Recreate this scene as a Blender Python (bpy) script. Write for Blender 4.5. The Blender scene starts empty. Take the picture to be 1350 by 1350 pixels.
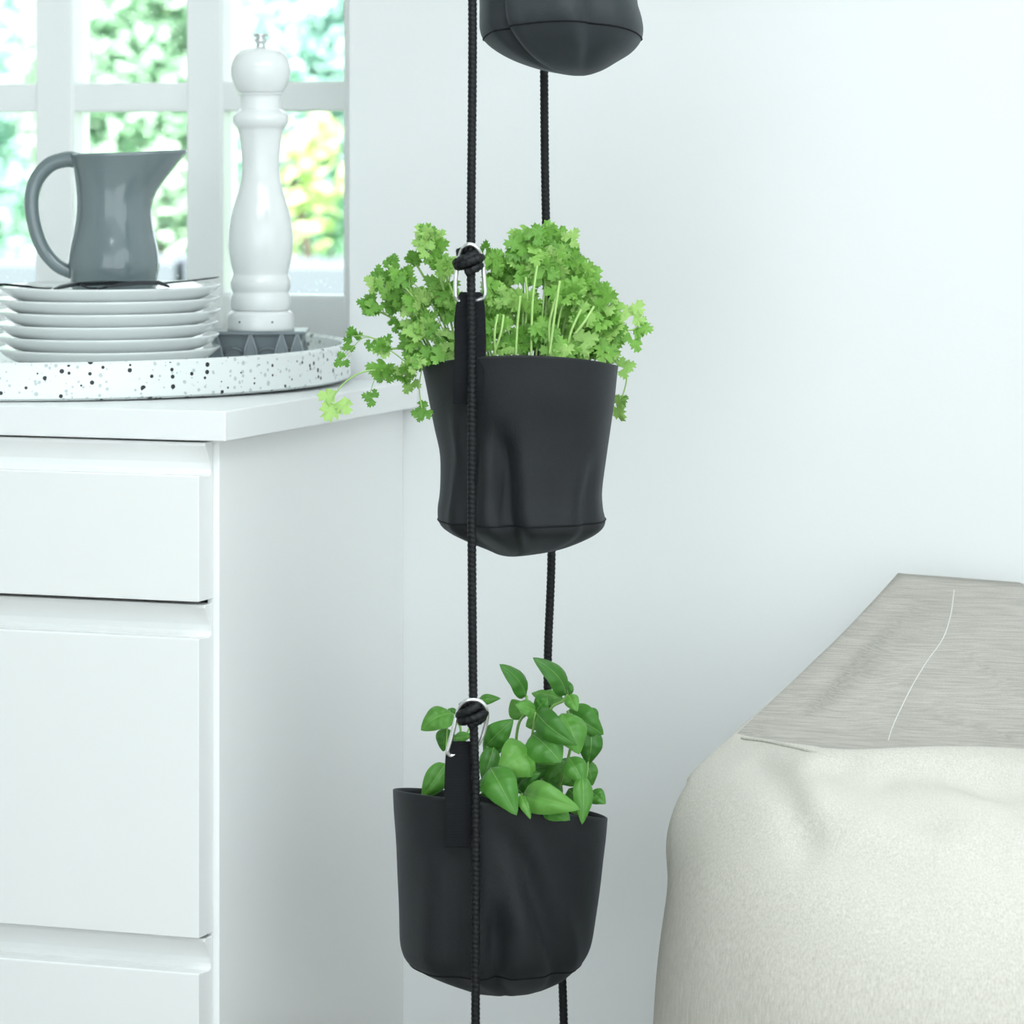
import bpy, bmesh, math, random
from mathutils import Vector, Matrix
from mathutils.bvhtree import BVHTree
from mathutils import noise as mnoise

# ------------------------------------------------------------------ camera
S = bpy.context.scene
COL = S.collection
F = 4933.0; CX = 675.0; HY = 200.0            # focal length / principal point in pixels of a 1350 frame
TH = math.radians(19.8)
ST, CT = math.sin(TH), math.cos(TH)
CAM_H = 1.217
# world: x along the cabinet front, y into the room's window wall, origin under the worktop's front corner
CORN_X, CORN_Z = -0.350, 4.568                # worktop corner in camera space (right, forward)
CAM = Vector((-CORN_X*CT + CORN_Z*ST, -CORN_X*ST - CORN_Z*CT, CAM_H))
RIGHT = Vector((CT, ST, 0)); FWD = Vector((-ST, CT, 0)); UP = Vector((0, 0, 1))

def P(px, py, Z):
    "pixel at forward distance Z -> world point"
    return CAM + RIGHT*((px-CX)*Z/F) + FWD*Z + UP*(-(py-HY)*Z/F)
def PY(px, py, y):
    "pixel meeting the plane world-y = y"
    d = RIGHT*((px-CX)/F) + FWD + UP*(-(py-HY)/F)
    return CAM + d*((y-CAM.y)/d.y)
def CXYZ(X, Z, h): return Vector((CAM.x, CAM.y, 0)) + RIGHT*X + FWD*Z + UP*h
def to_cam(p):
    d = Vector(p)-CAM
    Z = d.dot(FWD); return (CX + d.dot(RIGHT)/Z*F, HY - d.z/Z*F, Z)

cd = bpy.data.cameras.new('camera'); cam = bpy.data.objects.new('camera', cd); COL.objects.link(cam)
cam.location = CAM; cam.rotation_euler = (math.pi/2, 0, TH)
cd.sensor_width = 36; cd.lens = F/1350*36; cd.shift_x = 0; cd.shift_y = -(675-HY)/1350
cd.clip_start = .05; cd.clip_end = 200
cd.dof.use_dof = True; cd.dof.focus_distance = 4.5; cd.dof.aperture_fstop = 6.5
S.camera = cam

# ------------------------------------------------------------------ world and light
w = bpy.data.worlds.new('overcast_sky'); S.world = w; w.use_nodes = True
bg = w.node_tree.nodes['Background']
bg.inputs[0].default_value = (0.875, 0.967, 1.0, 1); bg.inputs[1].default_value = 2.75
def area(name, loc, target, sx, sy, power, col):
    l = bpy.data.lights.new(name, 'AREA'); l.shape = 'RECTANGLE'; l.size = sx; l.size_y = sy; l.energy = power; l.color = col
    o = bpy.data.objects.new(name, l); COL.objects.link(o); o.location = loc
    o.rotation_euler = (Vector(target)-Vector(loc)).to_track_quat('-Z', 'Y').to_euler(); return o
area('added_fill_lamp', (.9, -1.25, 2.56), (.5, -.9, 0), 2.4, 1.2, 62, (0.9, 0.97, 1.0))  # ceiling fill lamp added to brighten the upper wall and cabinet side
sl = bpy.data.lights.new('added_garden_sun', 'SUN'); sl.energy = 46; sl.angle = .05; sl.color = (1, .97, .92)  # sun added under the overcast sky only to brighten the garden
so = bpy.data.objects.new('added_garden_sun', sl); COL.objects.link(so); so.rotation_euler = Vector((.25, 1, -1.35)).to_track_quat('-Z', 'Y').to_euler()
vs = S.view_settings
vs.view_transform = 'Standard'; vs.look = 'None'; vs.gamma = 1; vs.exposure = -0.06; vs.use_curve_mapping = False

# ------------------------------------------------------------------ helpers
def mat(name, col, rough=.5, metal=0, spec=.5, **kw):
    m = bpy.data.materials.new(name); m.use_nodes = True
    b = m.node_tree.nodes['Principled BSDF']
    b.inputs['Base Color'].default_value = (*col, 1); b.inputs['Roughness'].default_value = rough
    b.inputs['Metallic'].default_value = metal; b.inputs['Specular IOR Level'].default_value = spec
    for k, v in kw.items(): b.inputs[k.replace('_', ' ')].default_value = v
    return m
def nd(m, t, **kw):
    n = m.node_tree.nodes.new(t)
    for k, v in kw.items():
        if k in n.inputs: n.inputs[k].default_value = v
        else: setattr(n, k, v)
    return n
def lk(m, a, b): m.node_tree.links.new(a, b)
def bsdf(m): return m.node_tree.nodes['Principled BSDF']
def coords(m, kind='Object', scale=(1, 1, 1)):
    t = nd(m, 'ShaderNodeTexCoord'); mp = nd(m, 'ShaderNodeMapping'); mp.inputs['Scale'].default_value = scale
    lk(m, t.outputs[kind], mp.inputs[0]); return mp.outputs[0]
def bump(m, src, strength, dist):
    b = nd(m, 'ShaderNodeBump'); b.inputs['Strength'].default_value = strength; b.inputs['Distance'].default_value = dist
    lk(m, src, b.inputs['Height']); lk(m, b.outputs[0], bsdf(m).inputs['Normal'])
def ramp(m, src, stops):
    r = nd(m, 'ShaderNodeValToRGB'); e = r.color_ramp.elements
    while len(e) < len(stops): e.new(.5)
    for i, (p, c) in enumerate(stops): e[i].position = p; e[i].color = (*c, 1)
    lk(m, src, r.inputs[0]); return r.outputs[0]

def obj(name, bm, m, parent=None, smooth=False, kind=None):
    me = bpy.data.meshes.new(name)
    if isinstance(bm, tuple): me.from_pydata([tuple(v) for v in bm[0]], [], bm[1])
    else:
        bmesh.ops.recalc_face_normals(bm, faces=bm.faces); bm.to_mesh(me); bm.free()
    if smooth: me.polygons.foreach_set('use_smooth', [True]*len(me.polygons))
    if m: me.materials.append(m)
    me.update()
    o = bpy.data.objects.new(name, me); COL.objects.link(o)
    if parent:
        o.parent = parent; o.matrix_parent_inverse = Matrix.LocRotScale(parent.location, parent.rotation_euler, None).inverted()
    if kind: o['kind'] = kind
    return o
def tag(o, label, cat, group=None):
    o['label'] = label; o['category'] = cat
    if group: o['group'] = group
    return o
def thing(name, loc, label=None, cat=None, group=None):
    o = bpy.data.objects.new(name, None); COL.objects.link(o); o.location = loc; o.empty_display_size = .05
    if label: tag(o, label, cat, group)
    return o
def struct(o): o['kind'] = 'structure'; return o
def box(bm, a, b):
    a, b = Vector(a), Vector(b)
    vs_ = [bm.verts.new((x, y, z)) for x in (a.x, b.x) for y in (a.y, b.y) for z in (a.z, b.z)]
    for f in ((0,1,3,2),(4,6,7,5),(0,4,5,1),(2,3,7,6),(0,2,6,4),(1,5,7,3)): bm.faces.new([vs_[i] for i in f])
    return bm
def bevel(o, w_=.002, seg=2):
    md = o.modifiers.new('bevel', 'BEVEL'); md.width = w_; md.segments = seg; md.limit_method = 'ANGLE'; md.angle_limit = .6
    return o
def boxobj(name, a, b, m, parent=None, bv=.002): 
    o = obj(name, box(bmesh.new(), a, b), m, parent)
    if bv: bevel(o, bv)
    return o
def lathe(prof, n=48, close_top=True):
    "prof: list of (r, z)"
    V, Fc = [], []
    for r, z in prof:
        for k in range(n):
            a = 2*math.pi*k/n; V.append(Vector((r*math.cos(a), r*math.sin(a), z)))
    for i in range(len(prof)-1):
        for k in range(n):
            Fc.append((i*n+k, i*n+(k+1) % n, (i+1)*n+(k+1) % n, (i+1)*n+k))
    Fc.append(tuple(reversed(range(n))))
    if close_top: Fc.append(tuple(range((len(prof)-1)*n, len(prof)*n)))
    return V, Fc
def catmull(pts, n):
    "n samples per span through the points (tuples)"
    pts = [Vector(p) for p in pts]; out = []
    for i in range(len(pts)-1):
        p0 = pts[max(i-1, 0)]; p1 = pts[i]; p2 = pts[i+1]; p3 = pts[min(i+2, len(pts)-1)]
        for k in range(n):
            t = k/n
            out.append(.5*((2*p1)+(p2-p0)*t+(2*p0-5*p1+4*p2-p3)*t*t+(3*p1-p0-3*p2+p3)*t**3))
    out.append(pts[-1]); return out
def frames(path):
    T = [(path[min(i+1, len(path)-1)]-path[max(i-1, 0)]).normalized() for i in range(len(path))]
    u = T[0].orthogonal().normalized(); U = []
    for t in T:
        u = (u - t*u.dot(t)).normalized(); U.append(u.copy())
    return T, U
def tube(path, r, n=8, flat=None, up=None):
    T, U = frames(path); V, Fc = [], []
    for i, p in enumerate(path):
        u = U[i]
        if up is not None: u = (up - T[i]*up.dot(T[i])).normalized()
        v = T[i].cross(u); rr = r[i] if isinstance(r, (list, tuple)) else r
        for k in range(n):
            a = 2*math.pi*k/n
            V.append(p + u*(math.cos(a)*rr) + v*(math.sin(a)*rr*(flat or 1)))
    for i in range(len(path)-1):
        for k in range(n): Fc.append((i*n+k, i*n+(k+1) % n, (i+1)*n+(k+1) % n, (i+1)*n+k))
    Fc.append(tuple(reversed(range(n)))); Fc.append(tuple(range((len(path)-1)*n, len(path)*n)))
    return V, Fc
def merge(parts):
    V, Fc = [], []
    for v, f in parts:
        o = len(V); V += list(v); Fc += [tuple(i+o for i in q) for q in f]
    return V, Fc
def lerp(a, b, t): return a+(b-a)*t
def sstep(a, b, x):
    t = max(0, min(1, (x-a)/(b-a))); return t*t*(3-2*t)

# ------------------------------------------------------------------ materials
M = {}
m = M['wall'] = mat('painted_wall', (.85, .862, .862), .6, spec=.3)
n_ = nd(m, 'ShaderNodeTexNoise', Scale=160.0, Detail=3.0); lk(m, coords(m), n_.inputs['Vector']); bump(m, n_.outputs['Fac'], .08, .002)
M['ceiling'] = mat('ceiling_paint', (.88, .9, .9), .8, spec=.2)
m = M['floor'] = mat('pale_floor_boards', (.5, .47, .42), .5)
n_ = nd(m, 'ShaderNodeTexNoise', Scale=4.0, Detail=6.0); lk(m, coords(m, scale=(12, 1, 1)), n_.inputs['Vector'])
lk(m, ramp(m, n_.outputs['Fac'], [(.3, (.26, .24, .21)), (.7, (.36, .34, .31))]), bsdf(m).inputs['Base Color'])
M['lacquer'] = mat('white_lacquer', (.90, .91, .90), .25, spec=.5)
m = M['worktop'] = mat('white_worktop', (.90, .915, .915), .28, spec=.5)
M['frame'] = mat('white_window_paint', (.95, .96, .96), .3)
M['dark'] = mat('gap_shade_screw_black', (.01, .01, .01), .8)  # black puts drawer gap shade into the carcass colour; also mill screws
m = M['terrazzo'] = mat('terrazzo', (.82, .85, .84), .4)
cc = coords(m)
def specks(scale, thr, rthr):
    v = nd(m, 'ShaderNodeTexVoronoi', Scale=scale); lk(m, cc, v.inputs['Vector'])
    a = nd(m, 'ShaderNodeMath', operation='LESS_THAN'); lk(m, v.outputs['Distance'], a.inputs[0])
    sp = nd(m, 'ShaderNodeSeparateColor'); lk(m, v.outputs['Color'], sp.inputs[0])
    t = nd(m, 'ShaderNodeMath', operation='MULTIPLY'); t.inputs[1].default_value = thr; lk(m, sp.outputs[1], t.inputs[0]); lk(m, t.outputs[0], a.inputs[1])
    b = nd(m, 'ShaderNodeMath', operation='LESS_THAN'); b.inputs[1].default_value = rthr; lk(m, sp.outputs[0], b.inputs[0])
    c = nd(m, 'ShaderNodeMath', operation='MULTIPLY'); lk(m, a.outputs[0], c.inputs[0]); lk(m, b.outputs[0], c.inputs[1]); return c.outputs[0]
base = (.80, .835, .825)
mx1 = nd(m, 'ShaderNodeMix', data_type='RGBA'); mx1.inputs[6].default_value = (*base, 1); mx1.inputs[7].default_value = (.52, .57, .57, 1); lk(m, specks(170, .5, .5), mx1.inputs[0])
mx2 = nd(m, 'ShaderNodeMix', data_type='RGBA'); mx2.inputs[7].default_value = (.012, .014, .016, 1); lk(m, mx1.outputs[2], mx2.inputs[6]); lk(m, specks(100, .38, .5), mx2.inputs[0])
lk(m, mx2.outputs[2], bsdf(m).inputs['Base Color'])
M['plate'] = mat('white_porcelain', (.85, .88, .875), .12, spec=.6)
M['jug'] = mat('grey_glaze', (.17, .215, .225), .1, spec=.7)
M['mill'] = mat('white_gloss_lacquer', (.88, .9, .895), .12, spec=.6)
M['chrome'] = mat('chrome', (.8, .82, .83), .15, metal=1)
M['steel'] = mat('bright_zinc', (.86, .87, .87), .28, metal=1)
M['egg'] = mat('grey_blue_ceramic', (.17, .205, .225), .2, spec=.6)
M['egg_edge'] = mat('pale_glaze_edge', (.36, .41, .43), .2, spec=.6)
M['cutlery'] = mat('black_steel', (.02, .023, .026), .3, metal=.6)
m = M['cloth'] = mat('black_canvas', (.0058, .0072, .0088), .62, spec=.4)
b = bsdf(m); b.inputs['Sheen Weight'].default_value = .08; b.inputs['Sheen Roughness'].default_value = .5; b.inputs['Sheen Tint'].default_value = (.7, .8, .9, 1)
n_ = nd(m, 'ShaderNodeTexNoise', Scale=900.0, Detail=2.0); lk(m, coords(m), n_.inputs['Vector']); bump(m, n_.outputs['Fac'], .25, .002)
m = M['cloth_grey'] = mat('lit_charcoal_canvas', (.019, .024, .028), .6, spec=.45)  # lighter than the other canvas; brighter light is put into the colour
b = bsdf(m); b.inputs['Sheen Weight'].default_value = .12; b.inputs['Sheen Roughness'].default_value = .5; b.inputs['Sheen Tint'].default_value = (.7, .8, .9, 1)
n_ = nd(m, 'ShaderNodeTexNoise', Scale=900.0, Detail=2.0); lk(m, coords(m), n_.inputs['Vector']); bump(m, n_.outputs['Fac'], .25, .002)
M['rope'] = mat('black_polyester_rope', (.0045, .0055, .0065), .5, spec=.3)
m = M['strap'] = mat('black_webbing', (.0075, .0085, .0105), .8, spec=.25)
wv = nd(m, 'ShaderNodeTexWave', Scale=260.0, bands_direction='Z'); lk(m, coords(m), wv.inputs['Vector']); bump(m, wv.outputs['Fac'], .5, .001)
M['soil'] = mat('potting_soil', (.02, .014, .009), .95)
def leafmat(name, c1, c2, c3, scale, sub=.0, rough=.45, trans=.35):
    m = mat(name, c2, rough, spec=.4)
    oi = nd(m, 'ShaderNodeObjectInfo'); n = nd(m, 'ShaderNodeTexNoise', Scale=scale, Detail=2.0); lk(m, coords(m), n.inputs['Vector'])
    mxx = nd(m, 'ShaderNodeMix'); mxx.inputs[0].default_value = .4; lk(m, oi.outputs['Random'], mxx.inputs[2]); lk(m, n.outputs['Fac'], mxx.inputs[3])
    col = ramp(m, mxx.outputs[0], [(.12, c1), (.5, c2), (.88, c3)])
    lk(m, col, bsdf(m).inputs['Base Color'])
    tr = nd(m, 'ShaderNodeBsdfTranslucent'); lk(m, col, tr.inputs[0])
    ms = nd(m, 'ShaderNodeMixShader'); ms.inputs[0].default_value = trans
    lk(m, bsdf(m).outputs[0], ms.inputs[1]); lk(m, tr.outputs[0], ms.inputs[2])
    lk(m, ms.outputs[0], m.node_tree.nodes['Material Output'].inputs[0]); return m
M['parsley'] = leafmat('parsley_leaf', (.13, .34, .045), (.27, .55, .10), (.50, .74, .24), 60)
M['parsley_stem'] = mat('parsley_stem', (.36, .58, .17), .45)
M['basil'] = leafmat('basil_leaf', (.045, .17, .025), (.085, .28, .04), (.16, .40, .07), 25, rough=.38, trans=.25)
M['basil_stem'] = mat('basil_stem', (.22, .42, .10), .45)
m = M['linen'] = mat('natural_linen', (.62, .6, .54), .9, spec=.15)
def linen(m, sc, c1, c2, c3):
    n1 = nd(m, 'ShaderNodeTexNoise', Scale=1.0, Detail=3.0); lk(m, coords(m, scale=sc), n1.inputs['Vector'])
    n2 = nd(m, 'ShaderNodeTexNoise', Scale=900.0, Detail=1.0); lk(m, coords(m), n2.inputs['Vector'])
    a = nd(m, 'ShaderNodeMix'); a.inputs[0].default_value = .4; lk(m, n1.outputs['Fac'], a.inputs[2]); lk(m, n2.outputs['Fac'], a.inputs[3])
    lk(m, ramp(m, a.outputs[0], [(.34, c1), (.5, c2), (.66, c3)]), bsdf(m).inputs['Base Color'])
    bump(m, a.outputs[0], .25, .002)
linen(m, (700, 700, 14), (.50, .475, .415), (.62, .59, .53), (.72, .69, .63))
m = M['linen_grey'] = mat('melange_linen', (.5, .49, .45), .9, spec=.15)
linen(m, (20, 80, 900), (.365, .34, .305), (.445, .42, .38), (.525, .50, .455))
M['thread'] = mat('cream_thread', (.72, .72, .68), .8)

# ------------------------------------------------------------------ setting
WY = .65                    # face of the window wall
NX1 = PY(461, 300, WY).x    # right corner of the window niche
NX0 = NX1-2.1
SILL = .906; GY = .90; RY0, RY1 = -6.2, 1.02
XL, XR, CH = -3.2, 2.5, 2.6
for a, b_ in (((NX1, WY, 0), (XR, RY1, CH)), ((XL, WY, 0), (NX0, RY1, CH)), ((NX0, WY, 0), (NX1, RY1, SILL-.02)), ((NX0, WY, 2.15), (NX1, RY1, CH))):
    struct(boxobj('wall_back', a, b_, M['wall'], bv=0))
struct(boxobj('floor', (XL, RY0, -.1), (XR, RY1, 0), M['floor'], bv=0))
struct(boxobj('ceiling', (XL, RY0-3, CH), (XR+.1, RY1, CH+.1), M['ceiling'], bv=0))  # unseen overhang at the camera end added to keep sun off the floor
struct(boxobj('wall_front_light_block', (XL, RY0-.1, 0), (-.6, RY0, CH), M['wall'], bv=0))  # unseen partial wall added to cut light from the front left
struct(boxobj('wall_left', (XL-.1, RY0, 0), (XL, RY1, CH), M['wall'], bv=0))
bm = bmesh.new()      # unseen right wall; wide opening added to let side light in
box(bm, (XR, -1.0, 0), (XR+.1, RY1, CH)); box(bm, (XR, RY0, 0), (XR+.1, -5.9, CH)); box(bm, (XR, -5.9, 2.5), (XR+.1, -1.0, CH))
struct(obj('wall_right', bm, M['wall']))
struct(boxobj('trim_1', (NX0, WY-.005, SILL-.02), (NX1, GY+.03, SILL), M['frame'], bv=.003))

# window with painted bars; the panes carry rain drops
win = thing('window_1', (NX0/2+NX1/2, GY, SILL)); struct(win)
y0, y1 = GY-.03, GY+.03
def wx(px): return PY(px, 300, GY-.03).x
def wz(py): return PY(300, py, GY-.03).z
ztop = 2.15
z_rail = wz(388); z_m0, z_m1 = wz(147), wz(108)
bars = [(wx(452), NX1, 'jamb'), (wx(245), wx(293), 'mullion'), (wx(46), wx(96), 'mullion')]
k = wx(46)
step = wx(293)-wx(96)
xs = [wx(452), wx(293), wx(245), wx(96), wx(46)]
while xs[-1]-step > NX0+.06:
    a = xs[-1]-(wx(245)-wx(96)); b_ = a-(wx(96)-wx(46)); xs += [a, b_]
    bars.append((b_, a, 'mullion'))
for a, b_, nm in bars: boxobj(nm, (a, y0, SILL), (b_, y1, ztop), M['frame'], win, .004)
boxobj('jamb', (NX0, y0, SILL), (NX0+.05, y1, ztop), M['frame'], win, .004)
boxobj('bottom_rail', (NX0, y0+.002, SILL), (NX1, y1-.002, z_rail), M['frame'], win, .004)
boxobj('top_rail', (NX0, y0+.002, ztop-.07), (NX1, y1-.002, ztop), M['frame'], win, .004)
zz = z_m0
for kk in range(3):
    if zz+kk*.42 < ztop-.1: boxobj('muntin', (NX0, y0+.004, zz+kk*.42), (NX1, y1-.004, zz+kk*.42+z_m1-z_m0), M['frame'], win, .004)
m = M['glass'] = bpy.data.materials.new('window_glass'); m.use_nodes = True
nt = m.node_tree; nt.nodes.remove(nt.nodes['Principled BSDF'])
tr = nd(m, 'ShaderNodeBsdfTransparent'); tr.inputs[0].default_value = (.97, .99, .99, 1)
gl = nd(m, 'ShaderNodeBsdfGlossy'); gl.inputs['Roughness'].default_value = .02
fr = nd(m, 'ShaderNodeFresnel'); fr.inputs[0].default_value = 1.3
ms = nd(m, 'ShaderNodeMixShader'); lk(m, fr.outputs[0], ms.inputs[0]); lk(m, tr.outputs[0], ms.inputs[1]); lk(m, gl.outputs[0], ms.inputs[2])
lk(m, ms.outputs[0], nt.nodes['Material Output'].inputs[0])
M['drop'] = mat('water_drop', (.95, .98, 1), .05, spec=.5)
bsdf(M['drop']).inputs['Transmission Weight'].default_value = .9; bsdf(M['drop']).inputs['IOR'].default_value = 1.33
rnd = random.Random(5)
def drops(x0, x1, za, zb, n):
    V, Fc = [], []
    for _ in range(n):
        x = rnd.uniform(x0, x1); z = rnd.uniform(za, zb); r = rnd.choice((.0003, .0004, .0005, .0006, .0009))
        o = len(V); V.append((x, GY-.003-r*.6, z))
        for k in range(6):
            a = k*math.pi/3; V.append((x+r*math.cos(a), GY-.003, z+r*1.2*math.sin(a)))
        Fc += [(o, o+1+k, o+1+(k+1) % 6) for k in range(6)]
    return V, Fc
cols = [(wx(293), wx(452)), (wx(96), wx(245)), (xs[5] if len(xs) > 5 else NX0, wx(46))]
for a, b_ in cols:
    for za, zb in ((z_rail, z_m0), (z_m1, z_m0+.42)):
        p = boxobj('pane', (a-.004, GY-.003, za-.004), (b_+.004, GY+.003, zb+.004), M['glass'], win, 0)
        obj('raindrops', drops(a, b_, za, zb, 500), M['drop'], p, kind='stuff')
boxobj('pane', (NX0, GY-.003, SILL+.05), (cols[2][0], GY+.003, ztop-.05), M['glass'], win, 0)

# ------------------------------------------------------------------ garden outside
M['grass'] = mat('lawn', (.12, .25, .08), .9)
g = boxobj('ground', (-16, RY1, -.12), (6, 22, -.02), M['grass'], bv=0); struct(g)
M['stone'] = mat('blue_grey_stone', (.055, .066, .082), .7)
M['bark'] = mat('bark', (.10, .09, .07), .9)
gc = P(250, 300, 10.0)
gw = thing('garden_wall', (gc.x, gc.y, -.02), 'low blue grey stone terrace wall outside the window', 'garden wall')
rnd = random.Random(8)
for row in range(8):
    zb = -.02+row*.118
    x = gc.x-2.2-(row % 2)*.2; ymid = gc.y+.05*row
    while x < gc.x+2.0:
        L = rnd.uniform(.35, .6)
        boxobj('stone', (x, ymid-.2, zb), (x+L-.02, ymid+.4, zb+.106+rnd.uniform(-.008, .01)), M['stone'], gw, .01); x += L
GL = [leafmat('garden_leaf_%d' % i, *c, 8, trans=.45) for i, c in enumerate((
    ((.30, .47, .33), (.43, .60, .46), (.58, .72, .58)),
    ((.46, .58, .26), (.58, .70, .36), (.72, .80, .52)),
    ((.27, .45, .40), (.40, .58, .53), (.54, .70, .65))))]
def shrub(name, px, py0, py1, Z, wpx, mi, n, label, cat='shrub', seed=1):
    r = random.Random(seed)
    c = P(px, (py0+py1)/2, Z); hw = wpx/2*Z/F; hh = abs(py1-py0)/2*Z/F
    t = thing(name, (c.x, c.y, -.02), label, cat)
    tp = [Vector((c.x, c.y, -.04)), Vector((c.x+.05, c.y, c.z*.5)), Vector((c.x-.04, c.y, c.z))]
    obj('trunk', tube(catmull(tp, 4), .018, 6), M['bark'], t)
    V, Fc = [], []
    for _ in range(n):
        d = Vector((r.gauss(0, 1), r.gauss(0, 1), r.gauss(0, 1))).normalized()*(r.random()**.45)
        q = c+Vector((d.x*hw, d.y*hw*.8, d.z*hh))
        if q.z < .02: continue
        s = r.uniform(.025, .05)
        a = Vector((r.gauss(0, 1), r.gauss(0, 1), r.gauss(0, .6))).normalized(); bb = a.orthogonal().normalized()
        bb = (Matrix.Rotation(r.uniform(0, 6.3), 3, a) @ bb); nn = a.cross(bb)
        o = len(V); V += [q-a*s, q+bb*s*.55+nn*s*.15, q+a*s*1.1, q-bb*s*.55+nn*s*.15]; Fc += [(o, o+1, o+2), (o, o+2, o+3)]
    obj('foliage', (V, Fc), GL[mi], t, kind='stuff')
shrub('leafy_shrub', 165, -120, 330, 12.6, 300, 0, 5200, 'mid green leafy shrub behind the left window panes', seed=1)
shrub('leafy_shrub', 420, -120, 340, 13.4, 300, 2, 5200, 'blue green leafy shrub behind the right window panes', seed=2)
shrub('leafy_shrub', 270, -200, 300, 15.6, 520, 1, 5600, 'wide yellow green shrub farthest back in the garden', seed=3)
shrub('leafy_shrub', 405, 130, 350, 11.3, 110, 1, 110, 'small yellow green shrub just behind the garden wall', seed=4)
shrub('leafy_shrub', -40, -60, 420, 14.4, 260, 2, 2600, 'blue green shrub at the end of the garden wall', seed=5)
shrub('leafy_shrub', 215, 190, 350, 11.3, 80, 0, 420, 'low mid green bush growing behind the stone wall', seed=6)

# ------------------------------------------------------------------ kitchen cabinet
cab = thing('drawer_cabinet', (-.6, .33, 0), 'white handleless drawer cabinet under the white worktop', 'cabinet')
CW = 1.2; SX = -.022
boxobj('side_panel', (SX-.016, .031, 0), (SX, WY, .8631), M['lacquer'], cab, .001)
boxobj('side_panel', (-CW, .031, 0), (-CW+.016, WY, .8631), M['lacquer'], cab, .001)
boxobj('carcass', (-CW+.017, .036, .10), (SX-.017, WY-.01, .855), M['dark'], cab, 0)
boxobj('plinth', (-CW+.017, .08, 0), (SX-.017, .096, .099), M['lacquer'], cab, 0)
for zt, zb in ((.8605, .6672), (.6615, .2565), (.2525, .105)):
    prof = [(.030, zb), (-.012, zb), (-.012, zt-.0405), (-.0105, zt-.0392), (.018, zt-.0410), (.0235, zt-.0390), (.0240, zt-.034), (.021, zt-.026), (.013, zt-.014), (.006, zt-.004), (.007, zt), (.030, zt)]
    V = [Vector((x, y, z)) for x in (-CW+.008, -.030) for y, z in prof]; n = len(prof)
    Fc = [(i, (i+1) % n, n+(i+1) % n, n+i) for i in range(n)] + [tuple(range(n))[::-1], tuple(range(n, 2*n))]
    o = obj('drawer', (V, Fc), M['lacquer'], cab); bevel(o, .0012, 2)
ct = boxobj('worktop', (-2.6, 0, .8631), (0, WY-.001, .9), M['worktop'], None, .0015)
tag(ct, 'smooth white worktop lying over the drawer cabinet', 'worktop')

# ------------------------------------------------------------------ tray and what stands in it
TC = Vector((-.4650, .446)); TR = .415; TILT = math.atan2(SILL-.9, WY-(TC.y-TR))
def tp(x, y, h):
    "point h above the plane the tray's underside lies in"
    yy = y-(TC.y-TR)
    return Vector((x, y, .9)) + Vector((0, 0, yy*math.tan(TILT))) + Vector((0, -math.sin(TILT), math.cos(TILT)))*h
def stand(o, p): o.location = p; o.rotation_euler = (TILT, 0, 0); return o
FLOOR = .024
tray = obj('round_tray', lathe([(.0, .0005), (TR-.006, .0005), (TR, .004), (TR, .046), (TR-.003, .0495), (TR-.009, .0495), (TR-.012, .047), (TR-.0125, .03), (TR-.018, FLOOR), (.0, FLOOR)], 128, False), M['terrazzo'], smooth=True)
md = tray.modifiers.new('e', 'EDGE_SPLIT'); md.split_angle = .6
stand(tray, tp(TC.x, TC.y, 0)); tag(tray, 'large round white terrazzo tray with black specks', 'tray')

pc = P(144, 370, 5.05)
PRIM = .1495; PSP = .0166; PH = .0255
pprof = [(.0, .003), (.080, .003), (.083, .0), (.087, .0), (.091, .002), (.112, .0045), (.128, .009), (.139, .0155), (.1465, PH-.0035), (PRIM, PH-.0008), (PRIM, PH+.0006), (.146, PH+.001), (.128, .021), (.112, .0178), (.098, .0168), (.0, .0166)]
words = ['bottom', 'second', 'third', 'fourth', 'fifth', 'topmost']
me_plate = None
jit = [(.0, .0), (-.002, .002), (-.003, -.001), (.0005, .001), (-.001, .0), (.001, .001)]
for i in range(6):
    if me_plate is None:
        o = obj('dinner_plate', lathe(pprof, 72, False), M['plate'], smooth=True); me_plate = o.data
    else:
        o = bpy.data.objects.new('dinner_plate', me_plate); COL.objects.link(o)
    stand(o, tp(pc.x+jit[i][0], pc.y+jit[i][1], FLOOR+.0003+PSP*i+i*.00005))
    lab = {0: 'white porcelain dinner plate lying on the tray, bottom of the stack', 5: 'white porcelain dinner plate carrying the grey jug, topmost of the stack'}.get(i, 'white porcelain dinner plate, %s from the bottom of the stack' % words[i])
    tag(o, lab, 'plate', 'stacked dinner plates')
PTOP = FLOOR+PSP*6

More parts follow.
